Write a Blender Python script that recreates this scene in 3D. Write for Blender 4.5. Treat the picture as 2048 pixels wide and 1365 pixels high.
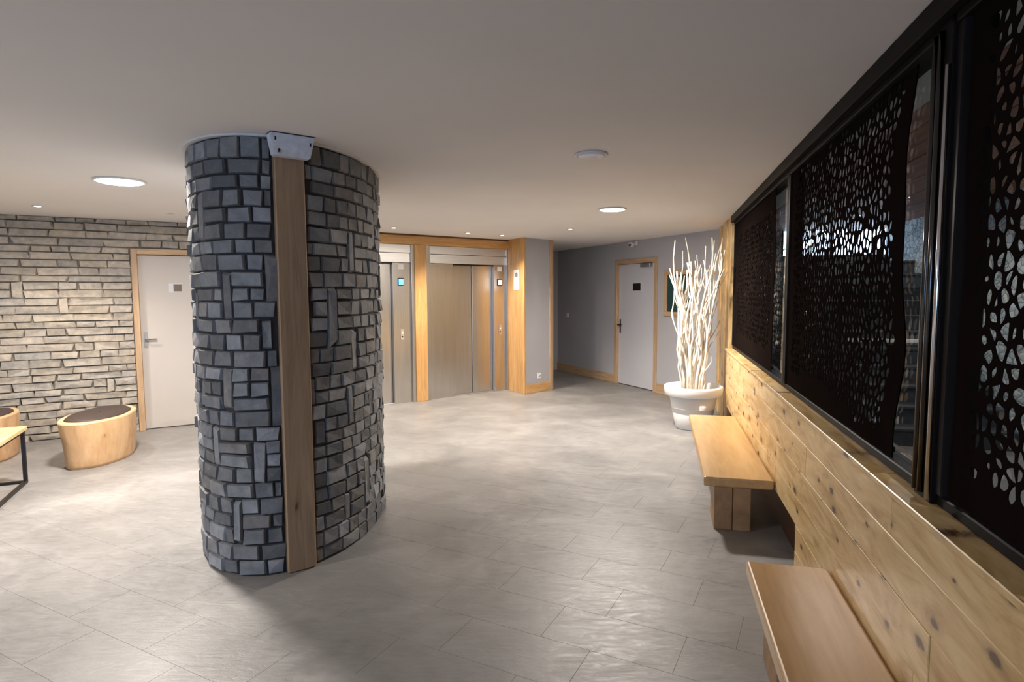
import bpy, bmesh, math, random
from mathutils import Vector, Matrix, noise

for o in list(bpy.data.objects):
    bpy.data.objects.remove(o, do_unlink=True)
sc = bpy.context.scene
col = sc.collection
R = math.radians
random.seed(7)

# ------------------------------------------------------------------ camera, world, exposure
HC = 1.6          # camera height
H = 2.463         # ceiling height
cd = bpy.data.cameras.new('camera'); cam = bpy.data.objects.new('camera', cd); col.objects.link(cam)
cd.sensor_width = 36; cd.lens = 36 * 1201.4 / 2048; cd.clip_start = 0.02; cd.clip_end = 200
cam.matrix_world = Matrix.Translation((0, 0, HC)) @ Matrix.Rotation(R(90) - 0.0793, 4, 'X') @ Matrix.Rotation(-0.0053, 4, 'Z')
sc.camera = cam
sc.view_settings.view_transform = 'Standard'; sc.view_settings.look = 'None'
sc.view_settings.exposure = 0.55; sc.view_settings.gamma = 1; sc.view_settings.use_curve_mapping = False
sc.cycles.max_bounces = 7; sc.cycles.diffuse_bounces = 5; sc.cycles.glossy_bounces = 3; sc.cycles.transmission_bounces = 2; sc.cycles.transparent_max_bounces = 12
w = bpy.data.worlds.new('sky'); sc.world = w; w.use_nodes = True
w.node_tree.nodes['Background'].inputs[0].default_value = (0.74, 0.86, 1.0, 1)
w.node_tree.nodes['Background'].inputs[1].default_value = 9.0
ROUND_W = 120.0     # power of a round ceiling light
SPOT_W = 18.0       # power of a small ceiling spot
WARM = (1.0, 0.86, 0.72); NEUT = (1.0, 0.91, 0.82)

# ------------------------------------------------------------------ materials
MATS = {}
class NT:
    def __init__(s, name):
        s.m = bpy.data.materials.new(name); s.m.use_nodes = True
        s.n = s.m.node_tree.nodes; s.l = s.m.node_tree.links
        s.b = s.n['Principled BSDF']; MATS[name] = s.m
    def add(s, t, **kw):
        n = s.n.new(t)
        for k, v in kw.items():
            if k.startswith('i_'):
                key = k[2:]
                n.inputs[int(key) if key.isdigit() else key.replace('_', ' ')].default_value = v
            else: setattr(n, k, v)
        return n
    def link(s, a, ao, b, bi): s.l.new(a.outputs[ao], b.inputs[bi])
    def set(s, **kw):
        for k, v in kw.items(): s.b.inputs[k.replace('_', ' ')].default_value = v
    def ramp(s, pts):
        r = s.add('ShaderNodeValToRGB'); e = r.color_ramp.elements
        while len(e) < len(pts): e.new(0.5)
        for el, (p, c) in zip(e, pts): el.position = p; el.color = (*c, 1)
        return r
    def coords(s, kind, scale=(1, 1, 1), rot=(0, 0, 0)):
        if kind == 'world': g = s.add('ShaderNodeNewGeometry'); out = 'Position'
        else: g = s.add('ShaderNodeTexCoord'); out = 'Object'
        mp = s.add('ShaderNodeMapping'); mp.inputs['Scale'].default_value = scale; mp.inputs['Rotation'].default_value = rot
        s.link(g, out, mp, 'Vector'); return mp
    def bump(s, src, out, strength, dist=0.01):
        b = s.add('ShaderNodeBump'); b.inputs['Strength'].default_value = strength; b.inputs['Distance'].default_value = dist
        s.link(src, out, b, 'Height'); s.link(b, 'Normal', s.b, 'Normal')

def plain(name, c, rough=0.5, metal=0.0, noise_amt=0.06, scale=6, bump=0.0, spec=None):
    t = NT(name); mp = t.coords('world'); n = t.add('ShaderNodeTexNoise', i_Scale=scale, i_Detail=5.0)
    t.link(mp, 0, n, 'Vector')
    lo = tuple(max(0, x * (1 - noise_amt)) for x in c); hi = tuple(x * (1 + noise_amt) for x in c)
    r = t.ramp([(0.3, lo), (0.7, hi)]); t.link(n, 'Fac', r, 0); t.link(r, 0, t.b, 'Base Color')
    t.set(Roughness=rough, Metallic=metal)
    if spec is not None: t.b.inputs['Specular IOR Level'].default_value = spec
    if bump:
        n2 = t.add('ShaderNodeTexNoise', i_Scale=scale * 12, i_Detail=6.0); t.link(mp, 0, n2, 'Vector'); t.bump(n2, 'Fac', bump, 0.004)
    return t.m

def wood(name, dark, mid, light, scale=(1.2, 9, 9), rough=0.45, knots=0.0, knot_scale=(1.6, 5, 5), coat=0.0, knot_col=(0.07, 0.03, 0.012), flat=True):
    """grain runs along the object's local X"""
    t = NT(name); mp = t.coords('object', scale)
    oi = t.add('ShaderNodeObjectInfo'); ad = t.add('ShaderNodeVectorMath', operation='ADD')
    ml = t.add('ShaderNodeMath', operation='MULTIPLY', i_1=37.0); t.link(oi, 'Random', ml, 0)
    t.link(mp, 0, ad, 0); t.link(ml, 0, ad, 1)
    n = t.add('ShaderNodeTexNoise', i_Scale=1.6, i_Detail=7.0, i_Roughness=0.62, i_Distortion=1.3); t.link(ad, 0, n, 'Vector')
    r = t.ramp([(0.32, dark), (0.5, mid), (0.68, light)]); t.link(n, 'Fac', r, 0)
    n2 = t.add('ShaderNodeTexNoise', i_Scale=9.0, i_Detail=4.0); t.link(ad, 0, n2, 'Vector')
    mx = t.add('ShaderNodeMix', data_type='RGBA', blend_type='MULTIPLY'); mx.inputs[0].default_value = 0.35
    r2 = t.ramp([(0.3, (0.72, 0.68, 0.62)), (0.65, (1, 1, 1))]); t.link(n2, 'Fac', r2, 0)
    t.link(r, 0, mx, 6); t.link(r2, 0, mx, 7); src, so = mx, 2
    if knots:
        mk = t.coords('object', knot_scale, (R(90), 0, 0) if flat else (0, 0, 0)); a2 = t.add('ShaderNodeVectorMath', operation='ADD'); t.link(mk, 0, a2, 0); t.link(ml, 0, a2, 1)
        v = t.add('ShaderNodeTexVoronoi', voronoi_dimensions='2D' if flat else '3D', i_Scale=1.0, i_Randomness=1.0); t.link(a2, 0, v, 'Vector')
        nk = t.add('ShaderNodeTexNoise', i_Scale=5.0, i_Detail=4.0, i_Distortion=1.5); t.link(a2, 0, nk, 'Vector')
        mm = t.add('ShaderNodeMath', operation='MULTIPLY_ADD', i_1=0.10, i_2=-0.05); t.link(nk, 'Fac', mm, 0)
        sp = t.add('ShaderNodeSeparateColor'); t.link(v, 'Color', sp, 0)
        sz = t.add('ShaderNodeMath', operation='MULTIPLY_ADD', i_1=1.5, i_2=0.18); t.link(sp, 0, sz, 0)
        dv = t.add('ShaderNodeMath', operation='DIVIDE'); t.link(v, 'Distance', dv, 0); t.link(sz, 0, dv, 1)
        sm = t.add('ShaderNodeMath', operation='ADD'); t.link(dv, 0, sm, 0); t.link(mm, 0, sm, 1)
        rk = t.ramp([(knots * 0.55, (1, 1, 1)), (knots, (0.25, 0.25, 0.25)), (knots * 2.1, (0, 0, 0))]); t.link(sm, 0, rk, 0)
        mk2 = t.add('ShaderNodeMix', data_type='RGBA'); t.link(rk, 0, mk2, 0); t.link(src, so, mk2, 6)
        mk2.inputs[7].default_value = (*knot_col, 1); src, so = mk2, 2
    t.link(src, so, t.b, 'Base Color'); t.set(Roughness=rough)
    t.b.inputs['Coat Weight'].default_value = coat; t.b.inputs['Coat Roughness'].default_value = 0.25
    t.bump(n2, 'Fac', 0.12, 0.003)
    return t.m

def stone(name, cols, per='object', rough=0.75):
    t = NT(name)
    if per == 'object': oi = t.add('ShaderNodeObjectInfo'); out = 'Random'
    else: oi = t.add('ShaderNodeNewGeometry'); out = 'Random Per Island'
    pts = [((i + 0.0) / (len(cols) - 1), c) for i, c in enumerate(cols)]
    r = t.ramp(pts); t.link(oi, out, r, 0)
    mp = t.coords('world'); n = t.add('ShaderNodeTexNoise', i_Scale=14.0, i_Detail=8.0, i_Roughness=0.65); t.link(mp, 0, n, 'Vector')
    r2 = t.ramp([(0.3, (0.55, 0.56, 0.58)), (0.7, (1.25, 1.22, 1.18))]); t.link(n, 'Fac', r2, 0)
    mx = t.add('ShaderNodeMix', data_type='RGBA', blend_type='MULTIPLY'); mx.inputs[0].default_value = 0.75
    t.link(r, 0, mx, 6); t.link(r2, 0, mx, 7); t.link(mx, 2, t.b, 'Base Color'); t.set(Roughness=rough)
    n3 = t.add('ShaderNodeTexNoise', i_Scale=55.0, i_Detail=6.0); t.link(mp, 0, n3, 'Vector'); t.bump(n3, 'Fac', 0.5, 0.006)
    return t.m

def emit(name, c, s):
    t = NT(name); t.set(Roughness=0.4)
    t.b.inputs['Base Color'].default_value = (*c, 1); t.b.inputs['Emission Color'].default_value = (*c, 1)
    t.b.inputs['Emission Strength'].default_value = s
    return t.m

def floor_mat(name):
    t = NT(name); mp = t.coords('world', (1, 1, 1), (0, 0, R(28)))
    n = t.add('ShaderNodeTexNoise', i_Scale=1.7, i_Detail=8.0, i_Roughness=0.6, i_Distortion=0.6); t.link(mp, 0, n, 'Vector')
    r = t.ramp([(0.28, (0.185, 0.180, 0.176)), (0.52, (0.25, 0.243, 0.237)), (0.75, (0.335, 0.325, 0.315))]); t.link(n, 'Fac', r, 0)
    oi = t.add('ShaderNodeObjectInfo'); rr = t.ramp([(0, (0.985, 0.985, 0.985)), (1, (1.015, 1.015, 1.015))]); t.link(oi, 'Random', rr, 0)
    mx = t.add('ShaderNodeMix', data_type='RGBA', blend_type='MULTIPLY'); mx.inputs[0].default_value = 1
    t.link(r, 0, mx, 6); t.link(rr, 0, mx, 7)
    mp2 = t.coords('world', (2.2, 7, 1), (0, 0, R(35))); n2 = t.add('ShaderNodeTexNoise', i_Scale=3.0, i_Detail=9.0, i_Roughness=0.7, i_Distortion=1.6); t.link(mp2, 0, n2, 'Vector')
    r3 = t.ramp([(0.3, (0.8, 0.8, 0.8)), (0.6, (1.06, 1.06, 1.06))]); t.link(n2, 'Fac', r3, 0)
    m2 = t.add('ShaderNodeMix', data_type='RGBA', blend_type='MULTIPLY'); m2.inputs[0].default_value = 0.8
    t.link(mx, 2, m2, 6); t.link(r3, 0, m2, 7); t.link(m2, 2, t.b, 'Base Color')
    rg = t.ramp([(0.3, (0.32,) * 3), (0.7, (0.5,) * 3)]); t.link(n2, 'Fac', rg, 0); t.link(rg, 0, t.b, 'Roughness')
    t.bump(n2, 'Fac', 0.30, 0.006)
    return t.m

def steel(name, c, rough, vertical=True, aniso=0.0):
    t = NT(name); mp = t.coords('object', (60, 60, 0.6) if vertical else (0.6, 60, 60))
    n = t.add('ShaderNodeTexNoise', i_Scale=3.0, i_Detail=3.0); t.link(mp, 0, n, 'Vector')
    r = t.ramp([(0.3, tuple(x * 0.88 for x in c)), (0.7, tuple(min(1, x * 1.08) for x in c))]); t.link(n, 'Fac', r, 0)
    t.link(r, 0, t.b, 'Base Color'); t.set(Metallic=1.0, Roughness=rough)
    t.bump(n, 'Fac', 0.04, 0.002)
    tg = t.add('ShaderNodeTangent', direction_type='RADIAL', axis='Z'); t.link(tg, 0, t.b, 'Tangent')
    t.set(Anisotropic=aniso, Anisotropic_Rotation=0.0 if vertical else 0.0)
    return t.m

def glass(name, tint, refl=1.0):
    t = NT(name); t.n.remove(t.b)
    out = [x for x in t.n if x.type == 'OUTPUT_MATERIAL'][0]
    tr = t.add('ShaderNodeBsdfTransparent'); tr.inputs[0].default_value = (*tint, 1)
    gl = t.add('ShaderNodeBsdfGlossy'); gl.inputs['Roughness'].default_value = 0.02
    lw = t.add('ShaderNodeLayerWeight', i_Blend=0.5); pw = t.add('ShaderNodeMath', operation='POWER', i_1=4.5); t.link(lw, 'Facing', pw, 0)
    fr = t.add('ShaderNodeMath', operation='MULTIPLY_ADD', i_1=0.8, i_2=0.03); t.link(pw, 0, fr, 0); mx = t.add('ShaderNodeMixShader')
    t.link(fr, 0, mx, 0); t.link(tr, 0, mx, 1); t.link(gl, 0, mx, 2); t.link(mx, 0, out, 'Surface')
    return t.m

M_floor = floor_mat('slate_look_floor')
M_grout = plain('floor_joint', (0.24, 0.232, 0.225), 0.7)
M_ceil = plain('ceiling_paint', (0.80, 0.78, 0.76), 0.85, noise_amt=0.02, scale=1.2, bump=0.05)
M_greywall = plain('grey_wall_paint', (0.42, 0.42, 0.445), 0.8, noise_amt=0.03, scale=2, bump=0.06)
M_white = plain('white_paint', (0.75, 0.75, 0.74), 0.5, noise_amt=0.03)
M_pot = plain('white_pot_plastic', (0.80, 0.80, 0.79), 0.4, noise_amt=0.02)
M_doorL = plain('beige_grey_door_paint', (0.50, 0.465, 0.435), 0.55, noise_amt=0.02, scale=2)
M_doorG = plain('pale_grey_door_paint', (0.55, 0.56, 0.60), 0.55, noise_amt=0.02, scale=2)
M_colst = stone('column_slate', [(0.10, 0.107, 0.117), (0.165, 0.165, 0.168), (0.225, 0.238, 0.262), (0.135, 0.14, 0.142), (0.32, 0.337, 0.362), (0.20, 0.19, 0.182), (0.12, 0.127, 0.138), (0.25, 0.267, 0.28), (0.15, 0.155, 0.162)])
M_colst2 = stone('column_slate_rear', [(0.135, 0.145, 0.165), (0.24, 0.255, 0.285), (0.19, 0.19, 0.20), (0.30, 0.315, 0.345), (0.175, 0.18, 0.185)], per='island')
LW = [(0.37, 0.33, 0.275), (0.44, 0.40, 0.345), (0.32, 0.30, 0.265), (0.48, 0.425, 0.36), (0.36, 0.345, 0.32), (0.41, 0.365, 0.30), (0.31, 0.285, 0.245)]
M_wallst = stone('wall_ledgestone', LW); M_wallst2 = stone('wall_ledgestone_far', LW, per='island')
M_mortarC = plain('dark_column_mortar', (0.035, 0.035, 0.04), 0.9, noise_amt=0.2, scale=20)
M_mortarW = plain('wall_mortar', (0.22, 0.20, 0.175), 0.9, noise_amt=0.2, scale=20)
M_post = wood('post_timber', (0.28, 0.175, 0.10), (0.37, 0.24, 0.14), (0.43, 0.29, 0.175), (0.8, 12, 12), 0.55, knots=0.035, knot_scale=(1.6, 5.0, 5.0), knot_col=(0.13, 0.06, 0.03))
M_pine = wood('elevator_pine', (0.50, 0.27, 0.095), (0.60, 0.345, 0.13), (0.69, 0.42, 0.175), (0.8, 10, 10), 0.38, coat=0.25)
M_frame = wood('door_frame_wood', (0.40, 0.26, 0.15), (0.50, 0.335, 0.20), (0.57, 0.40, 0.25), (0.8, 10, 10), 0.5)
M_board = wood('knotty_backrest_pine', (0.47, 0.27, 0.095), (0.69, 0.47, 0.205), (0.80, 0.60, 0.32), (1.3, 5.0, 5.0), 0.42, knots=0.085, knot_scale=(3.0, 6.0, 6.0), coat=0.15, knot_col=(0.085, 0.035, 0.014))
M_bench = wood('varnished_bench', (0.45, 0.255, 0.095), (0.53, 0.315, 0.125), (0.60, 0.375, 0.16), (0.5, 4, 4), 0.33, coat=0.5)
M_leg = wood('bench_leg_wood', (0.27, 0.15, 0.065), (0.35, 0.20, 0.09), (0.42, 0.25, 0.12), (3, 3, 3), 0.5)
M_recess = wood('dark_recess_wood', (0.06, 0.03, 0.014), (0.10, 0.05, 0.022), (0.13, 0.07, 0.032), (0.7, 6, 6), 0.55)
M_stump = wood('peeled_trunk', (0.49, 0.285, 0.145), (0.60, 0.38, 0.20), (0.68, 0.465, 0.27), (3.0, 3.0, 1.1), 0.5, knots=0.10, knot_scale=(3.2, 3.2, 2.3), knot_col=(0.34, 0.17, 0.08), flat=False)
M_stumprim = plain('trunk_cut_edge', (0.66, 0.46, 0.26), 0.5, noise_amt=0.1, scale=14)
M_cush = plain('dark_brown_cushion', (0.050, 0.032, 0.028), 0.55, noise_amt=0.15, scale=30, bump=0.2)
M_tabletop = wood('table_oak', (0.50, 0.35, 0.17), (0.60, 0.44, 0.23), (0.68, 0.52, 0.30), (1, 8, 8), 0.45)
M_black = plain('black_steel', (0.025, 0.022, 0.022), 0.4, metal=0.6, noise_amt=0.1)
M_darkfr = plain('dark_bronze_frame', (0.014, 0.012, 0.012), 0.40, metal=0.0, noise_amt=0.1, spec=0.03)
M_rib = plain('dark_polished_rib', (0.10, 0.10, 0.105), 0.16, metal=1.0, noise_amt=0.02)
M_screen = plain('black_brown_screen', (0.011, 0.0075, 0.0065), 0.6, metal=0.0, noise_amt=0.1, spec=0.0)
M_chrome = steel('chrome', (0.80, 0.80, 0.83), 0.14)
M_steelV = steel('brushed_steel', (0.60, 0.585, 0.565), 0.27)
M_steelH = steel('brushed_steel_header', (0.66, 0.64, 0.61), 0.36, False, 0.85)
M_glass = glass('window_glass', (0.90, 0.93, 0.96))
M_tint = glass('fill_dimming_glass', (0.44, 0.52, 0.62))  # unseen panes, tint chosen to hold back the cool daylight fill
M_branch = plain('bleached_branch', (0.80, 0.74, 0.64), 0.6, noise_amt=0.12, scale=25, bump=0.15)
M_gravel = plain('pale_pot_fill', (0.62, 0.60, 0.57), 0.9, noise_amt=0.25, scale=60, bump=0.6)
M_lens = emit('round_light_diffuser', (1.0, 0.97, 0.94), 9.0)
M_spot = emit('spot_lamp_face', (1.0, 0.93, 0.84), 16.0)
M_offlens = plain('unlit_opal_diffuser', (0.88, 0.86, 0.92), 0.3, noise_amt=0.01)
M_blue = emit('blue_floor_display', (0.08, 0.42, 1.0), 2.2)
M_pale = emit('pale_floor_display', (0.72, 0.74, 0.95), 0.6)
M_plastic = plain('white_plastic', (0.80, 0.80, 0.80), 0.4, noise_amt=0.02)
M_casing = plain('scuffed_white_casing', (0.66, 0.69, 0.74), 0.5, noise_amt=0.14, scale=30)
M_plaque = plain('black_plaque', (0.012, 0.012, 0.014), 0.35)
M_plaqueb = plain('brown_plaque', (0.12, 0.085, 0.06), 0.4)
M_clear = plain('pale_plaque_plate', (0.60, 0.61, 0.64), 0.25, noise_amt=0.02)
M_alu = plain('dull_aluminium', (0.36, 0.36, 0.36), 0.4, metal=0.7)
M_green = plain('dark_green_board', (0.018, 0.060, 0.058), 0.25, noise_amt=0.2, scale=3)
M_stair = plain('dark_stair_stone', (0.05, 0.058, 0.07), 0.6, noise_amt=0.2, scale=12)
M_redwood = wood('reddish_ceiling_timber', (0.26, 0.10, 0.05), (0.37, 0.155, 0.08), (0.45, 0.22, 0.12), (0.8, 7, 7), 0.5)
M_leaf = plain('green_leaves', (0.16, 0.34, 0.05), 0.5, noise_amt=0.4, scale=9)
def rubble(name):
    t = NT(name); mp = t.coords('world', (9, 9, 13)); v = t.add('ShaderNodeTexVoronoi', i_Scale=1.0); t.link(mp, 0, v, 'Vector')
    r = t.ramp([(0.0, (0.30, 0.38, 0.42)), (0.5, (0.46, 0.55, 0.60)), (1.0, (0.60, 0.69, 0.73))]); t.link(v, 'Color', r, 0)
    e = t.add('ShaderNodeTexVoronoi', feature='DISTANCE_TO_EDGE', i_Scale=1.0); t.link(mp, 0, e, 'Vector')
    re = t.ramp([(0.0, (0.25,) * 3), (0.09, (1,) * 3)]); t.link(e, 'Distance', re, 0)
    mx = t.add('ShaderNodeMix', data_type='RGBA', blend_type='MULTIPLY'); mx.inputs[0].default_value = 1
    t.link(r, 0, mx, 6); t.link(re, 0, mx, 7); t.link(mx, 2, t.b, 'Base Color'); t.set(Roughness=0.8); t.bump(e, 'Distance', 0.6, 0.03)
    return t.m
M_rubble = rubble('stairwell_rubble_stone')

# ------------------------------------------------------------------ helpers
def link(o, parent=None):
    col.objects.link(o)
    if parent: o.parent = parent
    return o
def mesh_obj(name, verts, faces, mat, parent=None, smooth=False):
    me = bpy.data.meshes.new(name); me.from_pydata([tuple(v) for v in verts], [], faces); me.update()
    me.materials.append(mat)
    if smooth: me.polygons.foreach_set('use_smooth', [True] * len(me.polygons))
    return link(bpy.data.objects.new(name, me), parent)
def bm_obj(name, bm, mat, parent=None, smooth=False):
    bmesh.ops.recalc_face_normals(bm, faces=bm.faces)
    me = bpy.data.meshes.new(name); bm.to_mesh(me); bm.free(); me.materials.append(mat)
    if smooth: me.polygons.foreach_set('use_smooth', [True] * len(me.polygons))
    return link(bpy.data.objects.new(name, me), parent)
def bx(bm, x0, x1, y0, y1, z0, z1, bevel=0.0, seg=1):
    r = bmesh.ops.create_cube(bm, size=1)
    vs = r['verts']
    for v in vs:
        v.co = Vector(((x0 + x1) / 2 + v.co.x * (x1 - x0), (y0 + y1) / 2 + v.co.y * (y1 - y0), (z0 + z1) / 2 + v.co.z * (z1 - z0)))
    if bevel:
        es = list({e for v in vs for e in v.link_edges})
        bmesh.ops.bevel(bm, geom=es, offset=bevel, segments=seg, profile=0.5, affect='EDGES')
def box(name, x0, x1, y0, y1, z0, z1, mat, parent=None, bevel=0.0, seg=1):
    """box as its own object, origin at its centre, in the parent's frame"""
    c = Vector(((x0 + x1) / 2, (y0 + y1) / 2, (z0 + z1) / 2)); bm = bmesh.new()
    hx, hy, hz = abs(x1 - x0) / 2, abs(y1 - y0) / 2, abs(z1 - z0) / 2
    bx(bm, -hx, hx, -hy, hy, -hz, hz, bevel, seg)
    o = bm_obj(name, bm, mat, parent); o.location = c; return o
def vbox(name, x0, x1, y0, y1, z0, z1, mat, parent=None, bevel=0.0):
    """upright timber: grain (local X) runs vertically"""
    c = Vector(((x0 + x1) / 2, (y0 + y1) / 2, (z0 + z1) / 2)); bm = bmesh.new()
    hx, hy, hz = abs(z1 - z0) / 2, abs(y1 - y0) / 2, abs(x1 - x0) / 2
    bx(bm, -hx, hx, -hy, hy, -hz, hz, bevel)
    o = bm_obj(name, bm, mat, parent); o.location = c; o.rotation_euler = (0, -math.pi / 2, 0); return o
def lathe(name, prof, mat, parent=None, seg=40, smooth=True, sx=1.0, sy=1.0):
    vs, fs = [], []
    for r, z in prof:
        for i in range(seg):
            a = 2 * math.pi * i / seg; vs.append((r * math.cos(a) * sx, r * math.sin(a) * sy, z))
    for k in range(len(prof) - 1):
        for i in range(seg):
            j = (i + 1) % seg; fs.append((k * seg + i, k * seg + j, (k + 1) * seg + j, (k + 1) * seg + i))
    fs.append(tuple(range(seg - 1, -1, -1))); fs.append(tuple((len(prof) - 1) * seg + i for i in range(seg)))
    bm = bmesh.new(); bv = [bm.verts.new(v) for v in vs]
    for f in fs:
        if len(set(f)) > 2: bm.faces.new([bv[i] for i in f])
    bmesh.ops.remove_doubles(bm, verts=bm.verts, dist=1e-5)
    return bm_obj(name, bm, mat, parent, smooth)
def tag(o, label, cat=None, group=None, kind=None):
    if label: o['label'] = label
    if cat: o['category'] = cat
    if group: o['group'] = group
    if kind: o['kind'] = kind
    return o
def empty(name, loc, rz=0.0):
    o = bpy.data.objects.new(name, None); o.empty_display_size = 0.1; col.objects.link(o)
    o.location = loc; o.rotation_euler = (0, 0, rz); return o
def sub(child, part):
    """make a piece (built in the thing's frame) a sub-part of one of the thing's parts"""
    bpy.context.view_layer.update()
    child.parent = part; child.matrix_parent_inverse = part.matrix_local.inverted(); return child
def structure(o, label):
    return tag(o, label, kind='structure')

# wall frames: x runs along the wall (away from the camera to the right of view), s*w is the distance into the room
class Wall:
    def __init__(s, deg, d, sign):
        s.t = R(deg); s.d = d; s.s = sign
        s.n = Vector((math.cos(s.t), -math.sin(s.t), 0)); s.e = Vector((math.sin(s.t), math.cos(s.t), 0)); s.rz = R(90) - s.t
    def p(s, u, w=0.0, z=0.0): return s.n * (s.d - w * s.s) + s.e * u + Vector((0, 0, z))
    def root(s, name, u=0.0, w=0.0, z=0.0): return empty(name, s.p(u, w, z), s.rz)
WL = Wall(60.07, -8.2755, -1); WE = Wall(53.39, -7.9483, -1); WG = Wall(-24.40, 6.0408, 1); WR = Wall(13.82, 0.8083, 1)
def wb(W, name, u0, u1, w0, w1, z0, z1, mat, parent, bevel=0.0, up=False):
    a, b = sorted((w0 * W.s, w1 * W.s))
    return (vbox if up else box)(name, u0, u1, a, b, z0, z1, mat, parent, bevel)
def prism(name, pts, z0, z1, mat, parent=None):
    n = len(pts); vs = [(x, y, z0) for x, y in pts] + [(x, y, z1) for x, y in pts]
    bm = bmesh.new(); bv = [bm.verts.new(v) for v in vs]
    bm.faces.new(bv[:n][::-1]); bm.faces.new(bv[n:])
    for i in range(n): bm.faces.new([bv[i], bv[(i + 1) % n], bv[n + (i + 1) % n], bv[n + i]])
    return bm_obj(name, bm, mat, parent)
xy = lambda v: (v.x, v.y)

# stone block variants: unit block -0.5..0.5 in x (length), z (height); y from 0 (back) to -1 (face, slightly uneven)
def block_mesh(name, mat, seed, depth_jit=0.35):
    rg = random.Random(seed); bm = bmesh.new()
    J = lambda a: rg.uniform(-a, a)
    cor = [(-.5, -.5), (.5, -.5), (.5, .5), (-.5, .5)]
    cor = [(x + J(.045), z + J(.055)) for x, z in cor]
    back = [bm.verts.new((x, 0.5, z)) for x, z in cor]
    edge = [bm.verts.new((x, -0.55 + J(.15), z)) for x, z in cor]
    face = [bm.verts.new((x * 0.94 + J(.012), -1 + J(depth_jit), z * 0.88 + J(.02))) for x, z in cor]
    mid = bm.verts.new((J(.15), -1 + J(depth_jit), J(.12)))
    for i in range(4):
        j = (i + 1) % 4
        bm.faces.new([back[i], back[j], edge[j], edge[i]]); bm.faces.new([edge[i], edge[j], face[j], face[i]])
        bm.faces.new([face[i], face[j], mid])
    bmesh.ops.recalc_face_normals(bm, faces=bm.faces)
    me = bpy.data.meshes.new(name); bm.to_mesh(me); bm.free(); me.materials.append(mat); return me
def lay_courses(length, height, ch, lmin, lmax, tall_n, tall_w, tall_rows, rg, wrap=False):
    """random ashlar: list of (u, z, w, h) including a few upright stones spanning several courses"""
    hs = []; z = 0
    while z < height - 0.03:
        hh = ch * rg.uniform(0.86, 1.14)
        if height - z - hh < ch * 0.55: hh = height - z
        hs.append((z, hh)); z += hh
    n = len(hs); blocks = [[] for _ in range(n)]; out = []
    for _ in range(tall_n * 6):
        if tall_n <= 0: break
        r0 = rg.randrange(1, max(2, n - 5)); k = rg.choice(tall_rows); tw = tall_w * rg.uniform(.8, 1.25); u = rg.uniform(0.05, length - tw - 0.05)
        if r0 + k > n: continue
        if any(not (u + tw + .12 < b0 or b1 + .12 < u) for r in range(max(0, r0 - 1), min(n, r0 + k + 1)) for b0, b1 in blocks[r]): continue
        for r in range(r0, r0 + k): blocks[r].append((u, u + tw))
        out.append((u + tw / 2, (hs[r0][0] + hs[r0 + k - 1][0] + hs[r0 + k - 1][1]) / 2, tw, hs[r0 + k - 1][0] + hs[r0 + k - 1][1] - hs[r0][0])); tall_n -= 1
    for r in range(n):
        bs = sorted(blocks[r]) + [(length, length)]; u = 0.0
        for b0, b1 in bs:
            span = b0 - u
            while span > 1e-3:
                w = rg.uniform(lmin, lmax)
                if span - w < lmin * 0.7: w = span if span < lmax * 1.15 else span / 2
                out.append((u + w / 2, hs[r][0] + hs[r][1] / 2, w, hs[r][1])); u += w; span = b0 - u
            u = b1
    return out

# ================================================================== SETTING
# ---- floor: near tiles are separate pieces, beyond them the same finish carries on
fl = prism('floor', [(-11, -6), (9, -6), (9, 16), (-11, 16)], -0.12, -0.0015, M_grout)
structure(fl, 'grey slate-look tiled floor of the lobby')
TA = R(117.5); te = Vector((math.sin(TA), math.cos(TA), 0)); tn = Vector((-te.y, te.x, 0))
TW, TL = 0.61, 0.305
def tile_mesh():
    bm = bmesh.new(); g = 0.0003
    bx(bm, -TW / 2 + g, TW / 2 - g, -TL / 2 + g, TL / 2 - g, -0.02, 0.0)
    top = [e for e in bm.edges if all(abs(v.co.z) < 1e-6 for v in e.verts)]
    bmesh.ops.bevel(bm, geom=top, offset=0.0007, segments=1, affect='EDGES')
    me = bpy.data.meshes.new('floor_tile'); bm.to_mesh(me); bm.free(); me.materials.append(M_floor); return me
tm = tile_mesh(); trz = math.atan2(te.y, te.x)
cands = []
for i in range(-40, 60):
    off = (i % 2) * TW / 2 + (i * 37 % 5) * 0.03
    for j in range(-30, 30):
        c = te * (j * TW + off) + tn * (i * TL + 2.60 - 2.75)
        cands.append(c)
def inview(c):
    return c.y > 1.0 and abs(c.x) < c.y * 0.93 + 0.35 and WR.n.dot(c) < 0.95
near = sorted([c for c in cands if inview(c)], key=lambda c: c.length)[:300]
nearset = {id(c) for c in near}
for c in near:
    o = bpy.data.objects.new('floor_tile', tm); link(o, fl); o.location = c; o.rotation_euler = (0, 0, trz)
vs, fs = [], []
for c in cands:
    if id(c) in nearset or not (-11 < c.x < 8.6 and -5.8 < c.y < 15): continue
    b = len(vs); g = 0.0003
    for sx, sy in ((-1, -1), (1, -1), (1, 1), (-1, 1)):
        p = c + te * (sx * (TW / 2 - g)) + tn * (sy * (TL / 2 - g)); vs.append((p.x, p.y, 0.0))
    for sx, sy in ((-1, -1), (1, -1), (1, 1), (-1, 1)):
        p = c + te * (sx * (TW / 2 - g)) + tn * (sy * (TL / 2 - g)); vs.append((p.x, p.y, -0.02))
    fs += [(b, b + 1, b + 2, b + 3)] + [(b + k, b + 4 + k, b + 4 + (k + 1) % 4, b + (k + 1) % 4) for k in range(4)]
tag(mesh_obj('floor_tile_field', vs, fs, M_floor, fl), None, kind='stuff')

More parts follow.
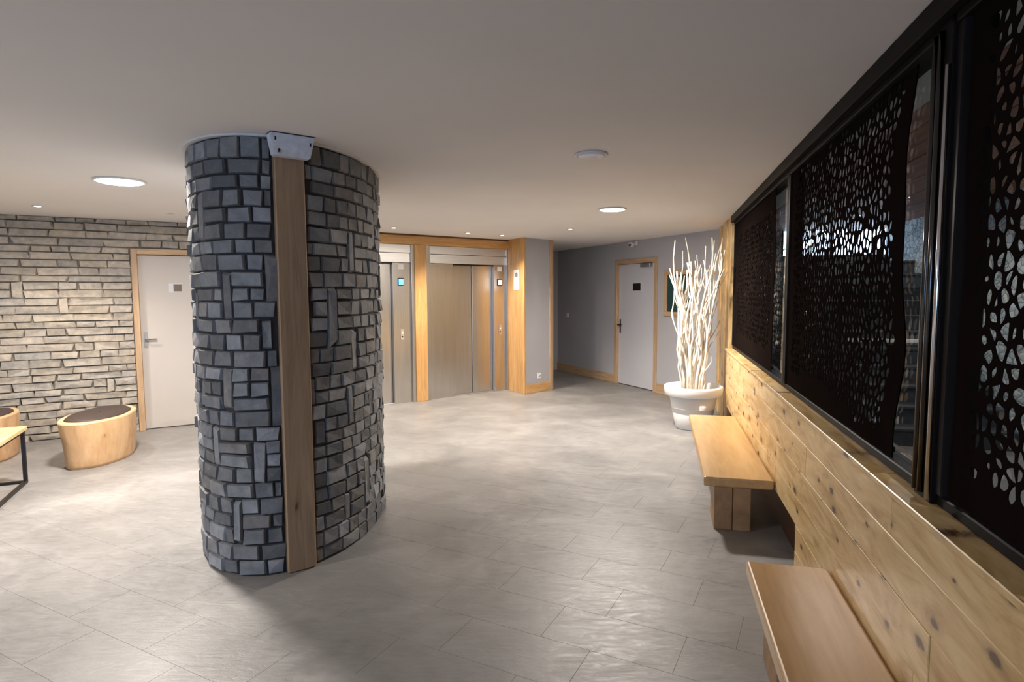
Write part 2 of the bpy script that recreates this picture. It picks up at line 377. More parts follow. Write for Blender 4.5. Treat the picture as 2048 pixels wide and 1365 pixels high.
# ---- ceiling
r0, r1 = WR.p(-6, -0.12), WR.p(8.75, -0.12)
ce = prism('ceiling', [xy(r0), xy(r1), (3.2, 15), (-11, 15), (-11, -6)], H, H + 0.2, M_ceil)
structure(ce, 'plain off-white lobby ceiling')

# ---- left stone wall with door
wl = WL.root('wall_left'); structure(wl, 'pale ledgestone wall beside the beige door')
DU0, DU1, DH = -0.262, 0.66, 2.075           # door opening in wall u
wb(WL, 'wall_core', -8.5, DU0 - 0.065, -0.25, -0.03, 0, H, M_mortarW, wl)
wb(WL, 'wall_core', DU1 + 0.065, 2.0, -0.25, -0.03, 0, H, M_mortarW, wl)
wb(WL, 'wall_core', DU0 - 0.065, DU1 + 0.065, -0.25, -0.03, DH + 0.065, H, M_mortarW, wl)
rg = random.Random(3)
wv = [block_mesh('stone', M_wallst, 100 + k, 0.28) for k in range(12)]
wv2 = [block_mesh('stone', M_wallst2, 200 + k, 0.28) for k in range(6)]
U0 = -8.5
lay = lay_courses(10.5, H, 0.083, 0.16, 0.44, 46, 0.085, (2, 2, 3), rg)
far_v, far_f = [], []
def clip_rects(u, z, w_, h_):
    a, b, c, d = u - w_ / 2, u + w_ / 2, z - h_ / 2, z + h_ / 2
    oa, ob, od = DU0 - 0.065, DU1 + 0.065, DH + 0.065
    if b <= oa or a >= ob or c >= od: return [(a, b, c, d)]
    res = []
    if a < oa - 0.05: res.append((a, oa, c, d))
    if b > ob + 0.05: res.append((ob, b, c, d))
    if d > od + 0.03: res.append((max(a, oa), min(b, ob), od, d))
    return res
nst = 0
for (u, z, w_, h_) in lay:
    for a, b, c, d in clip_rects(u + U0, z, w_, h_):
        gap = rg.uniform(0.005, 0.010); dep = rg.uniform(0.020, 0.040)
        seen = (b > -1.85 and a < 0.22)
        sx, sz = b - a - gap, d - c - gap * 0.9
        if sx < 0.02 or sz < 0.02: continue
        if seen:
            o = bpy.data.objects.new('stone', rg.choice(wv)); link(o, wl)
            o.location = ((a + b) / 2, 0.03, (c + d) / 2); o.scale = (sx, dep + 0.01, sz); nst += 1
            if rg.random() < 0.5: o.scale.x *= -1; 
        else:
            me = rg.choice(wv2); base = len(far_v)
            for v in me.vertices: far_v.append(((a + b) / 2 + v.co.x * sx, 0.03 + v.co.y * (dep + 0.01), (c + d) / 2 + v.co.z * sz))
            for p in me.polygons: far_f.append(tuple(base + i for i in p.vertices))
tag(mesh_obj('stone_field', far_v, far_f, M_wallst2, wl), None, kind='stuff')
wb(WL, 'wall_core', DU0 - 0.065, DU1 + 0.065, -0.25, -0.20, 0, DH + 0.065, M_mortarW, wl)  # unseen backing added to stop outside light leaking under the door
d1 = WL.root('door_1'); structure(d1, 'beige-grey flush door in the stone wall')
wb(WL, 'door_leaf', DU0, DU1, -0.07, -0.03, 0.008, DH - 0.004, M_doorL, d1, 0.003)
wb(WL, 'frame_jamb', DU0 - 0.062, DU0, -0.1, 0.055, 0, DH + 0.062, M_frame, d1, 0.004, up=True)
wb(WL, 'frame_jamb', DU1, DU1 + 0.062, -0.1, 0.055, 0, DH + 0.062, M_frame, d1, 0.004, up=True)
wb(WL, 'frame_head', DU0, DU1, -0.1, 0.055, DH, DH + 0.062, M_frame, d1, 0.004)
leafL = [c for c in d1.children if c.name.startswith('door_leaf')][0]
hd = wb(WL, 'handle_plate', -0.235, -0.195, -0.03, -0.024, 0.98, 1.16, M_alu, d1, 0.002)
lv = wb(WL, 'lever', -0.225, -0.10, 0.012, 0.032, 1.068, 1.088, M_chrome, d1, 0.006); 
ln = wb(WL, 'lever_neck', -0.225, -0.205, -0.026, 0.03, 1.068, 1.088, M_chrome, d1, 0.004)
pl = wb(WL, 'door_plaque', 0.045, 0.185, -0.03, -0.026, 1.63, 1.74, M_clear, d1, 0.001)
pp_ = wb(WL, 'plaque_panel', 0.095, 0.18, -0.0265, -0.023, 1.645, 1.73, M_plaqueb, d1)
for c_ in (hd, lv, ln, pl, pp_): sub(c_, leafL)

# ---- elevator wall: core, timber surround
we = WE.root('wall_back'); structure(we, 'timber-lined lift wall')
wb(WE, 'wall_core', 1.6, 6.2, -0.55, -0.30, 0, H, M_greywall, we)
wb(WE, 'wall_core', 1.6, 2.55, -0.30, -0.02, 0, H, M_greywall, we)
tr = WE.root('trim_1'); structure(tr, 'golden pine lining around the two lifts')
wb(WE, 'beam', 2.0, 5.86, -0.30, 0.02, 2.315, H, M_pine, tr, 0.004)
wb(WE, 'beam_top_trim', 2.0, 5.86, 0.0, 0.026, 2.440, H, M_recess, tr)  # dark trim line where the beam meets the ceiling
wb(WE, 'mullion_post', 4.128, 4.318, -0.30, 0.03, 0, 2.315, M_pine, tr, 0.004, up=True)
wb(WE, 'mullion_post', 2.42, 2.60, -0.30, 0.03, 0, 2.315, M_pine, tr, 0.004, up=True)
# return of the alcove clad in pine, grey pier, baseboard, corner strip
A = Vector((0.208, 9.43, 0)); B = WE.p(5.855); C = Vector((0.667, 9.915, 0)); D = C + (B - A).normalized() * 2.9
pier = prism('wall_pier', [xy(A + (B - A) * 0.02), xy(B), xy(B + (B - A).normalized() * 0.6), xy(D), xy(C)], 0, H, M_greywall)
structure(pier, 'grey pier wall next to the right lift')
rd = (B - A).normalized(); rnz = math.atan2(rd.y, rd.x); rlen = (B - A).length
rt = empty('trim_2', A, rnz); structure(rt, 'pine boards on the alcove return')
nb = 3
for k in range(nb):
    vbox('board', rlen * k / nb + 0.001, rlen * (k + 1) / nb - 0.001, 0.002, 0.030, 0, H, M_pine, rt, 0.003)
fd = (C - A).normalized(); fz = math.atan2(fd.y, fd.x); flen = (C - A).length
cs = empty('trim_3', A, fz); structure(cs, 'pine edge strip and skirting on the grey pier')
vbox('edge_strip', flen - 0.075, flen + 0.008, -0.016, 0.05, 0, H, M_frame, cs, 0.003)
vbox('edge_strip', -0.03, 0.012, -0.012, 0.03, 0, H, M_pine, cs, 0.003)
box('skirting', 0.012, flen - 0.075, -0.016, 0.0, 0, 0.145, M_pine, cs, 0.003)

# ---- grey wall with door, corridor
wg = WG.root('wall_back_right'); structure(wg, 'grey painted wall behind the white door')
GU0, GU1, GH = 7.80, 8.83, 2.085     # door opening (GU1 is the far, left side)
wb(WG, 'wall_core', 6.3, GU0 - 0.07, -0.2, 0, 0, H, M_greywall, wg)
wb(WG, 'wall_core', GU1 + 0.07, 11.1, -0.2, 0, 0, H, M_greywall, wg)
wb(WG, 'wall_core', GU0 - 0.07, GU1 + 0.07, -0.2, 0, GH + 0.07, H, M_greywall, wg)
wb(WG, 'wall_core', GU0 - 0.07, GU1 + 0.07, -0.2, -0.15, 0, GH + 0.07, M_greywall, wg)
d2 = WG.root('door_2'); structure(d2, 'pale grey door with black plaque')
wb(WG, 'door_leaf', GU0, GU1, -0.075, -0.03, 0.012, GH - 0.004, M_doorG, d2, 0.003)
wb(WG, 'frame_jamb', GU0 - 0.075, GU0, -0.12, 0.022, 0, GH + 0.075, M_frame, d2, 0.004, up=True)
wb(WG, 'frame_jamb', GU1, GU1 + 0.075, -0.12, 0.022, 0, GH + 0.075, M_frame, d2, 0.004, up=True)
wb(WG, 'frame_head', GU0, GU1, -0.12, 0.022, GH, GH + 0.075, M_frame, d2, 0.004)
wb(WG, 'handle_plate', 8.765, 8.80, -0.03, -0.022, 0.90, 1.14, M_black, d2, 0.003)
wb(WG, 'lever_neck', 8.772, 8.792, -0.03, 0.035, 1.035, 1.055, M_black, d2, 0.003)
wb(WG, 'lever', 8.675, 8.792, 0.018, 0.036, 1.034, 1.056, M_black, d2, 0.005)
wb(WG, 'plaque_plate', 8.13, 8.49, -0.03, -0.026, 1.60, 1.78, M_clear, d2, 0.001)
wb(WG, 'door_plaque', 8.21, 8.42, -0.026, -0.022, 1.635, 1.755, M_plaque, d2, 0.001)
dc = wb(WG, 'door_closer', 7.90, 8.16, -0.03, 0.03, 2.015, 2.075, M_alu, d2, 0.006)
wb(WG, 'closer_arm', 8.05, 8.42, 0.005, 0.017, 2.082, 2.094, M_alu, d2, 0.002)
leafG = [c for c in d2.children if c.name.startswith('door_leaf')][0]
for c_ in [c for c in d2.children if c.name.split('.')[0] in ('handle_plate', 'lever_neck', 'lever', 'plaque_plate', 'door_plaque', 'door_closer', 'closer_arm')]: sub(c_, leafG)
bb = WG.root('baseboard_back_right'); structure(bb, 'wooden skirting along the grey wall')
wb(WG, 'skirting', GU1 + 0.075, 11.05, 0, 0.018, 0, 0.155, M_frame, bb, 0.004)
wb(WG, 'skirting', 6.45, GU0 - 0.075, 0, 0.018, 0, 0.155, M_frame, bb, 0.004)
# corridor end
E0 = WG.p(11.0); ed = Vector((-math.cos(R(24.4)) , -math.sin(R(24.4)), 0)); ez = math.atan2(ed.y, ed.x)
wc = empty('wall_corridor', E0, ez); structure(wc, 'dim corridor end wall')
box('wall_core', -0.2, 3.2, -0.35, -0.15, 0, H, M_greywall, wc)
box('wall_core', -0.2, 0.10, -0.15, 0.0, 0, H, M_greywall, wc)
d3 = empty('door_3', E0, ez); structure(d3, 'grey door at the dim corridor end')
vbox('frame_jamb', 0.10, 0.16, -0.15, 0.015, 0, 2.13, M_greywall, d3, 0.003)
box('frame_head', 0.16, 1.05, -0.15, 0.015, 2.07, 2.13, M_greywall, d3, 0.003)
box('door_leaf', 0.16, 1.05, -0.12, -0.07, 0.01, 2.07, M_doorL, d3, 0.003)
box('door_knob', 0.22, 0.25, -0.07, -0.03, 1.02, 1.05, M_alu, d3, 0.006)

# ---- hidden rear of the room (behind the camera): plain walls with a glazed entrance front
wrear = empty('wall_rear', (0, 0, 0)); structure(wrear, 'white lobby wall behind the entrance')
box('wall_core', -11, -6.2, -4.75, -4.5, 0, H, M_white, wrear)
box('wall_core', -0.6, 1.6, -4.75, -4.5, 0, H, M_white, wrear)
box('wall_core', -6.2, -0.6, -4.75, -4.5, 2.2, H, M_white, wrear)
box('wall_core', -11.2, -11, -4.75, 4, 0, H, M_white, wrear)
wn = empty('window_1', (0, 0, 0)); structure(wn, 'glazed entrance front')
for k in range(5):
    box('mullion', -6.2 + k * 1.4 - 0.03, -6.2 + k * 1.4 + 0.03, -4.66, -4.58, 0, 2.2, M_darkfr, wn)
for k in range(4):
    box('pane', -6.2 + k * 1.4 + 0.03, -6.2 + (k + 1) * 1.4 - 0.03, -4.625, -4.617, 0.0, 2.2, M_tint, wn)

# ---- right wall: recessed base, pine boards, ledge, end cladding
SZ = 0.955
wr = WR.root('wall_right'); structure(wr, 'pine-clad low wall under the dark glazing')
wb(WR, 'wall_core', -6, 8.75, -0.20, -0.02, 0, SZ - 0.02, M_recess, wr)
wb(WR, 'wall_core', 7.36, 8.75, -0.20, -0.02, SZ - 0.02, H, M_greywall, wr)
rows = [(0.295, 0.455), (0.455, 0.625), (0.625, 0.79), (0.79, SZ - 0.022)]
rg = random.Random(11); UE = 3.56; UFAR = 7.30
for ri, (z0, z1) in enumerate(rows):
    u = -2.0 - rg.uniform(0, .8)
    while u < UFAR:
        u2 = min(UFAR, u + rg.uniform(1.7, 2.6)); pv = rg.uniform(0, 0.003)
        if UFAR - u2 < 0.5: u2 = UFAR
        wb(WR, 'board', u, u2 - 0.002, -0.02, 0.052 + pv, z0 + 0.0008, z1 - 0.0008, M_board, wr, 0.0025); u = u2
for ri, (z0, z1) in enumerate([(0.0, 0.15), (0.15, 0.295)]):
    u = -2.0
    while u < UE:
        u2 = min(UE, u + rg.uniform(1.7, 2.6))
        if UE - u2 < 0.5: u2 = UE
        wb(WR, 'board', u, u2 - 0.002, -0.02, 0.052 + rg.uniform(0, .003), z0 + 0.0008, z1 - 0.0008, M_board, wr, 0.0025); u = u2
u = -2.0
for u2 in (0.4, 2.35, 4.9, UFAR):
    wb(WR, 'ledge_board', u, u2 - 0.002, -0.03, 0.072, SZ - 0.022, SZ, M_board, wr, 0.003); u = u2
wb(WR, 'panel_edge', UE, UE + 0.012, -0.02, 0.05, 0.0, 0.295, M_frame, wr, 0.002)
for k in range(4):
    a = 7.33 + k * 0.34
    wb(WR, 'end_board', a, a + 0.337, -0.02, 0.03 + 0.012 * (k % 2), 0, H, M_board, wr, 0.006, up=True)

# ---- glazing bays
def bay(name, label, u0, u1, glass_div=None):
    r = WR.root(name); structure(r, label)
    zt = H - 0.10
    wb(WR, 'sill_rail', u0, u1, -0.09, -0.012, SZ, SZ + 0.035, M_darkfr, r, 0.004)
    wb(WR, 'head_rail', u0, u1, -0.09, 0.0, zt, H, M_darkfr, r, 0.004)
    for a in (u0, u1 - 0.045):
        wb(WR, 'stile', a, a + 0.045, -0.09, -0.005, SZ + 0.035, zt, M_darkfr, r, 0.004)
    wb(WR, 'pane', u0 + 0.045, u1 - 0.045, -0.060, -0.052, SZ + 0.035, zt, M_glass, r)
    return r
bay('window_2', 'far glazed bay beside the timber end boards', 4.33, 7.33)
bay('window_3', 'glazed bay showing the stairs', 2.055, 4.33)
bay('window_4', 'glazed bay nearest the second bench', -0.35, 2.03)
bay('window_5', 'glazed bay by the entrance', -2.6, -0.36)
hr = WR.root('trim_4'); structure(hr, 'dark header strip above the glazing')
wb(WR, 'header', -6, 7.33, 0.0, 0.035, H - 0.075, H, M_darkfr, hr, 0.004)
# mullion between the bays: two steel ribs and a chrome strip
mu = WR.root('trim_5'); structure(mu, 'dark steel mullion with bright ribs and a chrome strip')
wb(WR, 'mullion', 2.030, 2.150, -0.075, 0.005, SZ, H - 0.09, M_darkfr, mu, 0.004)
def rod(name, u, w_, rad, z0, z1, mat, parent):
    o = lathe(name, [(rad, z0), (rad, z1)], mat, parent, 14); o.location = (u, w_ * WR.s, 0); return o
rod('rib', 2.128, 0.008, 0.011, SZ + 0.02, H - 0.10, M_rib, mu); rod('rib', 2.090, 0.008, 0.011, SZ + 0.02, H - 0.10, M_rib, mu)
rod('chrome_strip', 2.012, 0.020, 0.0075, SZ + 0.02, H - 0.22, M_chrome, mu)

# ---- laser-cut screens: a sheet divided in irregular cells, most of them with a leaf-shaped hole
def screen(name, label, u0, u1, z0, z1, wav_l, wav_r, inside, sp=0.042, w_=-0.022, seed=1, group=None):
    rg = random.Random(seed); L = u1 - u0; Z = z1 - z0
    nx, nz = max(3, int(L / sp)), max(3, int(Z / sp)); pts = {}
    for i in range(-1, nx + 1):
        for j in range(-1, nz + 1):
            jx, jz = (rg.uniform(-.38, .38), rg.uniform(-.38, .38)) if (0 <= i < nx and 0 <= j < nz) else (0, 0)
            pts[i, j] = ((i + 0.5 + (0.25 if j % 2 else -0.25) + jx) / nx, (j + 0.5 + jz) / nz)
    vs, fs = [], []
    rx, rz = L, Z
    th = 0.004
    def P(s, t, y):
        z = z0 + t * Z; a = u0 + wav_l(t); b = u1 + wav_r(t)
        return (a + s * (b - a), y, z)
    for i in range(nx):
        for j in range(nz):
            cx, cz = pts[i, j]; poly = [(0, 0), (1, 0), (1, 1), (0, 1)]
            poly = [(max(0, min(1, cx + (x - .5) * 4 / nx)), max(0, min(1, cz + (y - .5) * 4 / nz))) for x, y in poly]
            for di in (-2, -1, 0, 1, 2):
                for dj in (-2, -1, 0, 1, 2):
                    if (di, dj) == (0, 0) or (i + di, j + dj) not in pts: continue
                    qx, qz = pts[i + di, j + dj]
                    if not (0 <= i + di < nx and 0 <= j + dj < nz): continue
                    nxv, nzv = (qx - cx) * rx * rx, (qz - cz) * rz * rz
                    mx_, mz_ = (qx + cx) / 2, (qz + cz) / 2
                    newp = []
                    for k in range(len(poly)):
                        p, q = poly[k], poly[(k + 1) % len(poly)]
                        dp = (p[0] - mx_) * nxv + (p[1] - mz_) * nzv; dq = (q[0] - mx_) * nxv + (q[1] - mz_) * nzv
                        if dp <= 0: newp.append(p)
                        if (dp < 0 < dq) or (dq < 0 < dp):
                            f = dp / (dp - dq); newp.append((p[0] + (q[0] - p[0]) * f, p[1] + (q[1] - p[1]) * f))
                    poly = newp
                    if len(poly) < 3: break
                if len(poly) < 3: break
            if len(poly) < 3: continue
            n = len(poly); gx = sum(p[0] for p in poly) / n; gz = sum(p[1] for p in poly) / n
            b = len(vs)
            hole = inside(u0 + gx * L, z0 + gz * Z, rg)
            if not hole:
                for y in (0, th): vs += [P(x, z, y) for x, z in poly]
                fs.append(tuple(range(b, b + n))); fs.append(tuple(range(b + 2 * n - 1, b + n - 1, -1)))
                continue
            k = rg.choice((rg.uniform(0.5, 0.75), rg.uniform(0.75, 1.0), rg.uniform(0.8, 1.0))); ang = rg.uniform(0, math.pi); el = rg.uniform(0.55, 1.0)
            hp = []
            for x, z in poly:
                dx, dz = (x - gx) * rx * k, (z - gz) * rz * k
                a_, b_ = dx * math.cos(ang) + dz * math.sin(ang), (-dx * math.sin(ang) + dz * math.cos(ang)) * el
                hp.append((gx + (a_ * math.cos(ang) - b_ * math.sin(ang)) / rx, gz + (a_ * math.sin(ang) + b_ * math.cos(ang)) / rz))
            cur = n; po2, hp2 = [], []; sharp = rg.randrange(cur), rg.randrange(cur)
            for q in range(cur):
                a_, b_, c_ = hp[q - 1], hp[q], hp[(q + 1) % cur]
                f = 0.0 if q in sharp else 0.30
                po2 += [poly[q], ((poly[q][0] + poly[(q + 1) % cur][0]) / 2, (poly[q][1] + poly[(q + 1) % cur][1]) / 2)]
                hp2 += [(b_[0] * (1 - f) + (a_[0] + c_[0]) * f / 2, b_[1] * (1 - f) + (a_[1] + c_[1]) * f / 2), ((b_[0] + c_[0]) / 2, (b_[1] + c_[1]) / 2)]
            poly, hp = po2, hp2; n = len(poly)
            for y in (0, th):
                vs += [P(x, z, y) for x, z in poly]; vs += [P(x, z, y) for x, z in hp]
            for q in range(n):
                q2 = (q + 1) % n
                fs.append((b + q, b + q2, b + n + q2, b + n + q))
                fs.append((b + 2 * n + q2, b + 2 * n + q, b + 3 * n + q, b + 3 * n + q2))
                fs.append((b + n + q, b + n + q2, b + 3 * n + q2, b + 3 * n + q))
    r = WR.root(name, (u0 + u1) / 2, w_, z0)
    o = mesh_obj('perforated_sheet', [(x - (u0 + u1) / 2, y, z - z0) for x, y, z in vs], fs, M_screen, r)
    for z in (z0 + 0.01, z1 - 0.03):
        box('fixing_rail', u0 - (u0 + u1) / 2 + 0.08, u1 - (u0 + u1) / 2 - 0.08, -0.024, -0.001, z - z0, z - z0 + 0.02, M_darkfr, r)
    tag(r, label, 'screen', group); return r
sin = math.sin
wavy = lambda a, f, ph: (lambda t: a * sin(f * t * 6.283 + ph) + a * 0.5 * sin(2.3 * f * t * 6.283 + ph))
zero = lambda t: 0.0
def in_mid(u, z, rg):
    if u > 4.17 or u < 2.50 + 0.03 * sin(7 * z): return False
    if z > 2.335 - 0.02 * sin(9 * u) or z < 1.10 + 0.05 * sin(4 * u): return False
    return rg.random() > 0.05
screen('laser_cut_screen', 'black perforated screen in front of the stairwell stairs, one edge wavy', 2.38, 4.28, SZ + 0.04, H - 0.105,
       lambda t: 0.03 * sin(t * 9.0 + 1.9) + 0.015 * sin(t * 17), zero, in_mid, 0.044, seed=5)
def in_far(u, z, rg):
    return 4.98 < u < 7.02 and 1.16 < z < 2.22 and rg.random() > 0.05
screen('laser_cut_screen', 'black perforated screen beside the timber end boards, behind the potted branches', 4.86, 7.20, SZ + 0.04, H - 0.105,
       wavy(0.015, 1.1, 0.3), zero, in_far, 0.046, seed=9)
def in_near(u, z, rg):
    zb = 1.02 + 0.30 * max(0, (u - 1.45)) + 0.04 * sin(9 * u)
    return -0.2 < u < 1.875 + 0.02 * sin(8 * z) and zb < z < 2.30 and rg.random() > 0.05
screen('laser_cut_screen', 'black perforated screen above the second bench, edge along the chrome strip', -0.30, 1.955, SZ + 0.04, H - 0.105,
       zero, wavy(0.010, 1.3, 1.0), in_near, 0.047, seed=13)

# ---- stairwell behind the glazing
sw = WR.root('wall_stairwell'); structure(sw, 'rubble stone wall along the stairs behind the glazing')
wb(WR, 'stone_face', -6, 10.9, -2.95, -2.7, -0.1, 3.9, M_rubble, sw)
we2 = WR.root('wall_stair_end'); structure(we2, 'stairwell end wall with a high window')
wb(WR, 'wall_core', 10.9, 11.1, -2.95, -0.1, -0.1, 2.20, M_rubble, we2)
wb(WR, 'wall_core', 10.9, 11.1, -2.95, -0.1, 2.62, 3.9, M_rubble, we2)
wb(WR, 'wall_core', 10.9, 11.1, -1.15, -0.1, 2.20, 2.62, M_rubble, we2)
wb(WR, 'wall_core', 8.75, 10.9, -0.22, -0.1, -0.1, 3.9, M_greywall, we2)
wst = WR.root('window_6'); structure(wst, 'high daylight window of the stairwell')
wb(WR, 'pane', 10.98, 10.99, -2.7, -1.15, 2.20, 2.62, M_glass, wst)
for a in (-2.7, -1.94, -1.19):
    wb(WR, 'mullion', 10.95, 11.02, a, a + 0.04, 2.20, 2.62, M_darkfr, wst)
ws2 = WR.root('ceiling_stairwell'); structure(ws2, 'reddish plank ceiling of the stairwell')
for k in range(15):
    wb(WR, 'plank', -6, 10.9, -0.42 - k * 0.17 - 0.165, -0.42 - k * 0.17, 2.62 + 0.004 * (k % 2), 2.66, M_redwood, ws2, 0.004)
wb(WR, 'soffit_beam', -6, 10.9, -0.42, -0.10, 2.50, 2.75, M_white, ws2)
wb(WR, 'plank_backing', -6, 11.1, -2.95, -0.1, 2.67, 2.72, M_recess, ws2)
wb(WR, 'end_closure', -6.1, -6.0, -2.95, -0.1, -0.1, 2.7, M_white, ws2)
st = WR.root('staircase', 6.9, -1.9, 0)
tag(st, 'dark stone staircase rising along the rubble wall behind the glazing', 'staircase')
for k in range(11):
    bm = bmesh.new(); hz = 0.185 * (k + 1)
    bx(bm, k * 0.28, 3.98, -0.79, 0.55, hz - 0.185, hz - 0.03)
    bx(bm, k * 0.28 - 0.02, 3.98, -0.79, 0.55, hz - 0.03, hz, 0.004)
    s_ = bm_obj('step', bm, M_stair, st)
hrail = WR.root('stair_nosing_bar', 6.9 + 1.15, -1.9, 0)
box('bar', 0, 0.05, -0.70, 0.5, 0.985, 1.03, M_white, hrail, 0.005)
for yy in (-0.6, 0.4): box('bar_post', 0.01, 0.04, yy, yy + 0.03, 0.926, 0.986, M_darkfr, hrail)
tag(hrail, 'white bar crossing the staircase behind the glazing', 'handrail')
# shrub outside the high window
rg = random.Random(21); vs, fs = [], []
for k in range(420):
    p = Vector((rg.gauss(0, .30), rg.gauss(0, .35), rg.gauss(0.3, .26))); a = rg.uniform(0, 6.28); t = rg.uniform(-.9, .9); L = rg.uniform(.05, .10)
    d = Vector((math.cos(a) * math.cos(t), math.sin(a) * math.cos(t), math.sin(t))); s2 = d.cross(Vector((0, 0, 1))).normalized() * L * .32; b = len(vs)
    vs += [p, p + d * L * .5 + s2, p + d * L, p + d * L * .5 - s2]; fs.append((b, b + 1, b + 2, b + 3))
sh = WR.root('garden_shrub', 12.3, -1.55, 1.6)
mesh_obj('foliage', [v + Vector((0, 0, 0.45)) for v in vs], fs, M_leaf, sh)
lathe('stem', [(0.03, -1.6), (0.02, 0.6)], M_recess, sh, 8)
tag(sh, 'green leafy shrub outside the high stairwell window', 'shrub')

# ================================================================== STONE COLUMN
CX, CY, CA, CB, CP = -1.528, 4.262, 0.945, 0.556, 1.652
def ell(t, off=0.0):
    x, y = CA * math.cos(t), CB * math.sin(t); nx_, ny_ = math.cos(t) / CA, math.sin(t) / CB; l = math.hypot(nx_, ny_); nx_ /= l; ny_ /= l
    x += nx_ * off; y += ny_ * off; c, s = math.cos(CP), math.sin(CP)
    return Vector((CX + x * c - y * s, CY + x * s + y * c, 0)), Vector((nx_ * c - ny_ * s, nx_ * s + ny_ * c, 0))
N = 720; tab = [0.0]
for i in range(N):
    tab.append(tab[-1] + (ell(2 * math.pi * (i + 1) / N)[0] - ell(2 * math.pi * i / N)[0]).length)
PER = tab[-1]
def at_len(s):
    s %= PER; lo, hi = 0, N
    while hi - lo > 1:
        m = (lo + hi) // 2
        if tab[m] <= s: lo = m
        else: hi = m
    f = (s - tab[lo]) / (tab[hi] - tab[lo]); return 2 * math.pi * (lo + f) / N
colm = empty('stone_column', (CX, CY, 0))
tag(colm, 'thick oval column faced in small grey slate stones with a vertical timber post', 'column')
off = Vector((CX, CY, 0))
ring = [ell(2 * math.pi * i / 96)[0] - off for i in range(96)]
prism('core', [xy(v) for v in ring], 0, H - 0.002, M_mortarC, colm)
ring2 = [ell(2 * math.pi * i / 96, 0.036)[0] - off for i in range(96)]
ring3 = [ell(2 * math.pi * i / 96, -0.02)[0] - off for i in range(96)]
vs = [(v.x, v.y, z) for z in (H - 0.012, H - 0.001) for v in ring2] + [(v.x, v.y, H - 0.012) for v in ring3]
fs = [(i, (i + 1) % 96, 96 + (i + 1) % 96, 96 + i) for i in range(96)] + [(i, 192 + i, 192 + (i + 1) % 96, (i + 1) % 96) for i in range(96)]
mesh_obj('ceiling_ring', vs, fs, M_white, colm)
PM = Vector((-1.2275, 3.386, 0)); PN = Vector((0.603, -0.798, 0)).normalized(); PT = Vector((-PN.y, PN.x, 0))   # post face centre, normal, tangent
cv = [block_mesh('stone', M_colst, 300 + k, 0.16) for k in range(14)]
cv2 = [block_mesh('stone', M_colst2, 400 + k, 0.25) for k in range(6)]
rg = random.Random(17)
lay = lay_courses(PER, H - 0.015, 0.085, 0.085, 0.185, 70, 0.060, (2, 3, 3, 4), rg)
items = []
for (u, z, w_, h_) in lay:
    t = at_len(u); p, n = ell(t)
    dpost = abs((p - PM).dot(PT))
    if dpost < 0.095 + w_ / 2 - 0.03 and n.dot(PN) > 0.5:
        # trim stones that run into the post
        side = 1 if (p - PM).dot(PT) > 0 else -1
        free = dpost + w_ / 2 - 0.09
        if free < 0.035: continue
        u2 = u; sh_ = (w_ - free) / 2
        cands2 = [at_len(u + sh_), at_len(u - sh_)]
        t = max(cands2, key=lambda q: abs((ell(q)[0] - PM).dot(PT))); p, n = ell(t); w_ = free
    view = (Vector((0, 0, 0)) - p).normalized().dot(n)
    items.append((view, p, n, z, w_, h_))
items.sort(key=lambda q: -q[0])
bv, bf = [], []
for k, (view, p, n, z, w_, h_) in enumerate(items):
    gap = rg.uniform(0.007, 0.012); dep = rg.uniform(0.012, 0.024); sx, sz = max(0.02, w_ - gap), h_ - gap * 0.9
    # local x tangent, local -y outward normal
    rz = math.atan2(n.x, -n.y)
    loc = p - off + Vector((0, 0, z + 0.004)) - n * (0.012 + w_ * w_ * 0.12)
    tilt = rg.uniform(-.025, .025)
    if k < 300:
        o = bpy.data.objects.new('stone', rg.choice(cv)); link(o, colm)
        o.location = loc; o.rotation_euler = (0, tilt, rz); o.scale = (sx, dep + 0.012 + w_ * w_ * 0.12, sz)
    else:
        mt = Matrix.Translation(loc) @ Matrix.Rotation(rz, 4, 'Z') @ Matrix.Rotation(tilt, 4, 'Y'); me = rg.choice(cv2); b = len(bv)
        for v in me.vertices: bv.append(mt @ Vector((v.co.x * sx, v.co.y * (dep + 0.012 + w_ * w_ * 0.12), v.co.z * sz)))
        for q in me.polygons: bf.append(tuple(b + i for i in q.vertices))
tag(mesh_obj('stone_field', bv, bf, M_colst2, colm), None, kind='stuff')
po = vbox('timber_post', -0.081, 0.081, -0.01, 0.13, 0.0, H - 0.004, M_post, None, 0.004)
po.parent = colm; po.rotation_euler = (0, -math.pi / 2, 0)
po.matrix_local = Matrix.Translation(PM - off - PN * 0.06 + Vector((0, 0, H / 2))) @ Matrix.Rotation(math.atan2(PT.y, PT.x), 4, 'Z') @ Matrix.Rotation(-math.pi / 2, 4, 'Y')
po['label'] = 'plain brown timber post set into the stonework'
print('column stones', len(items), 'wall stones', nst)

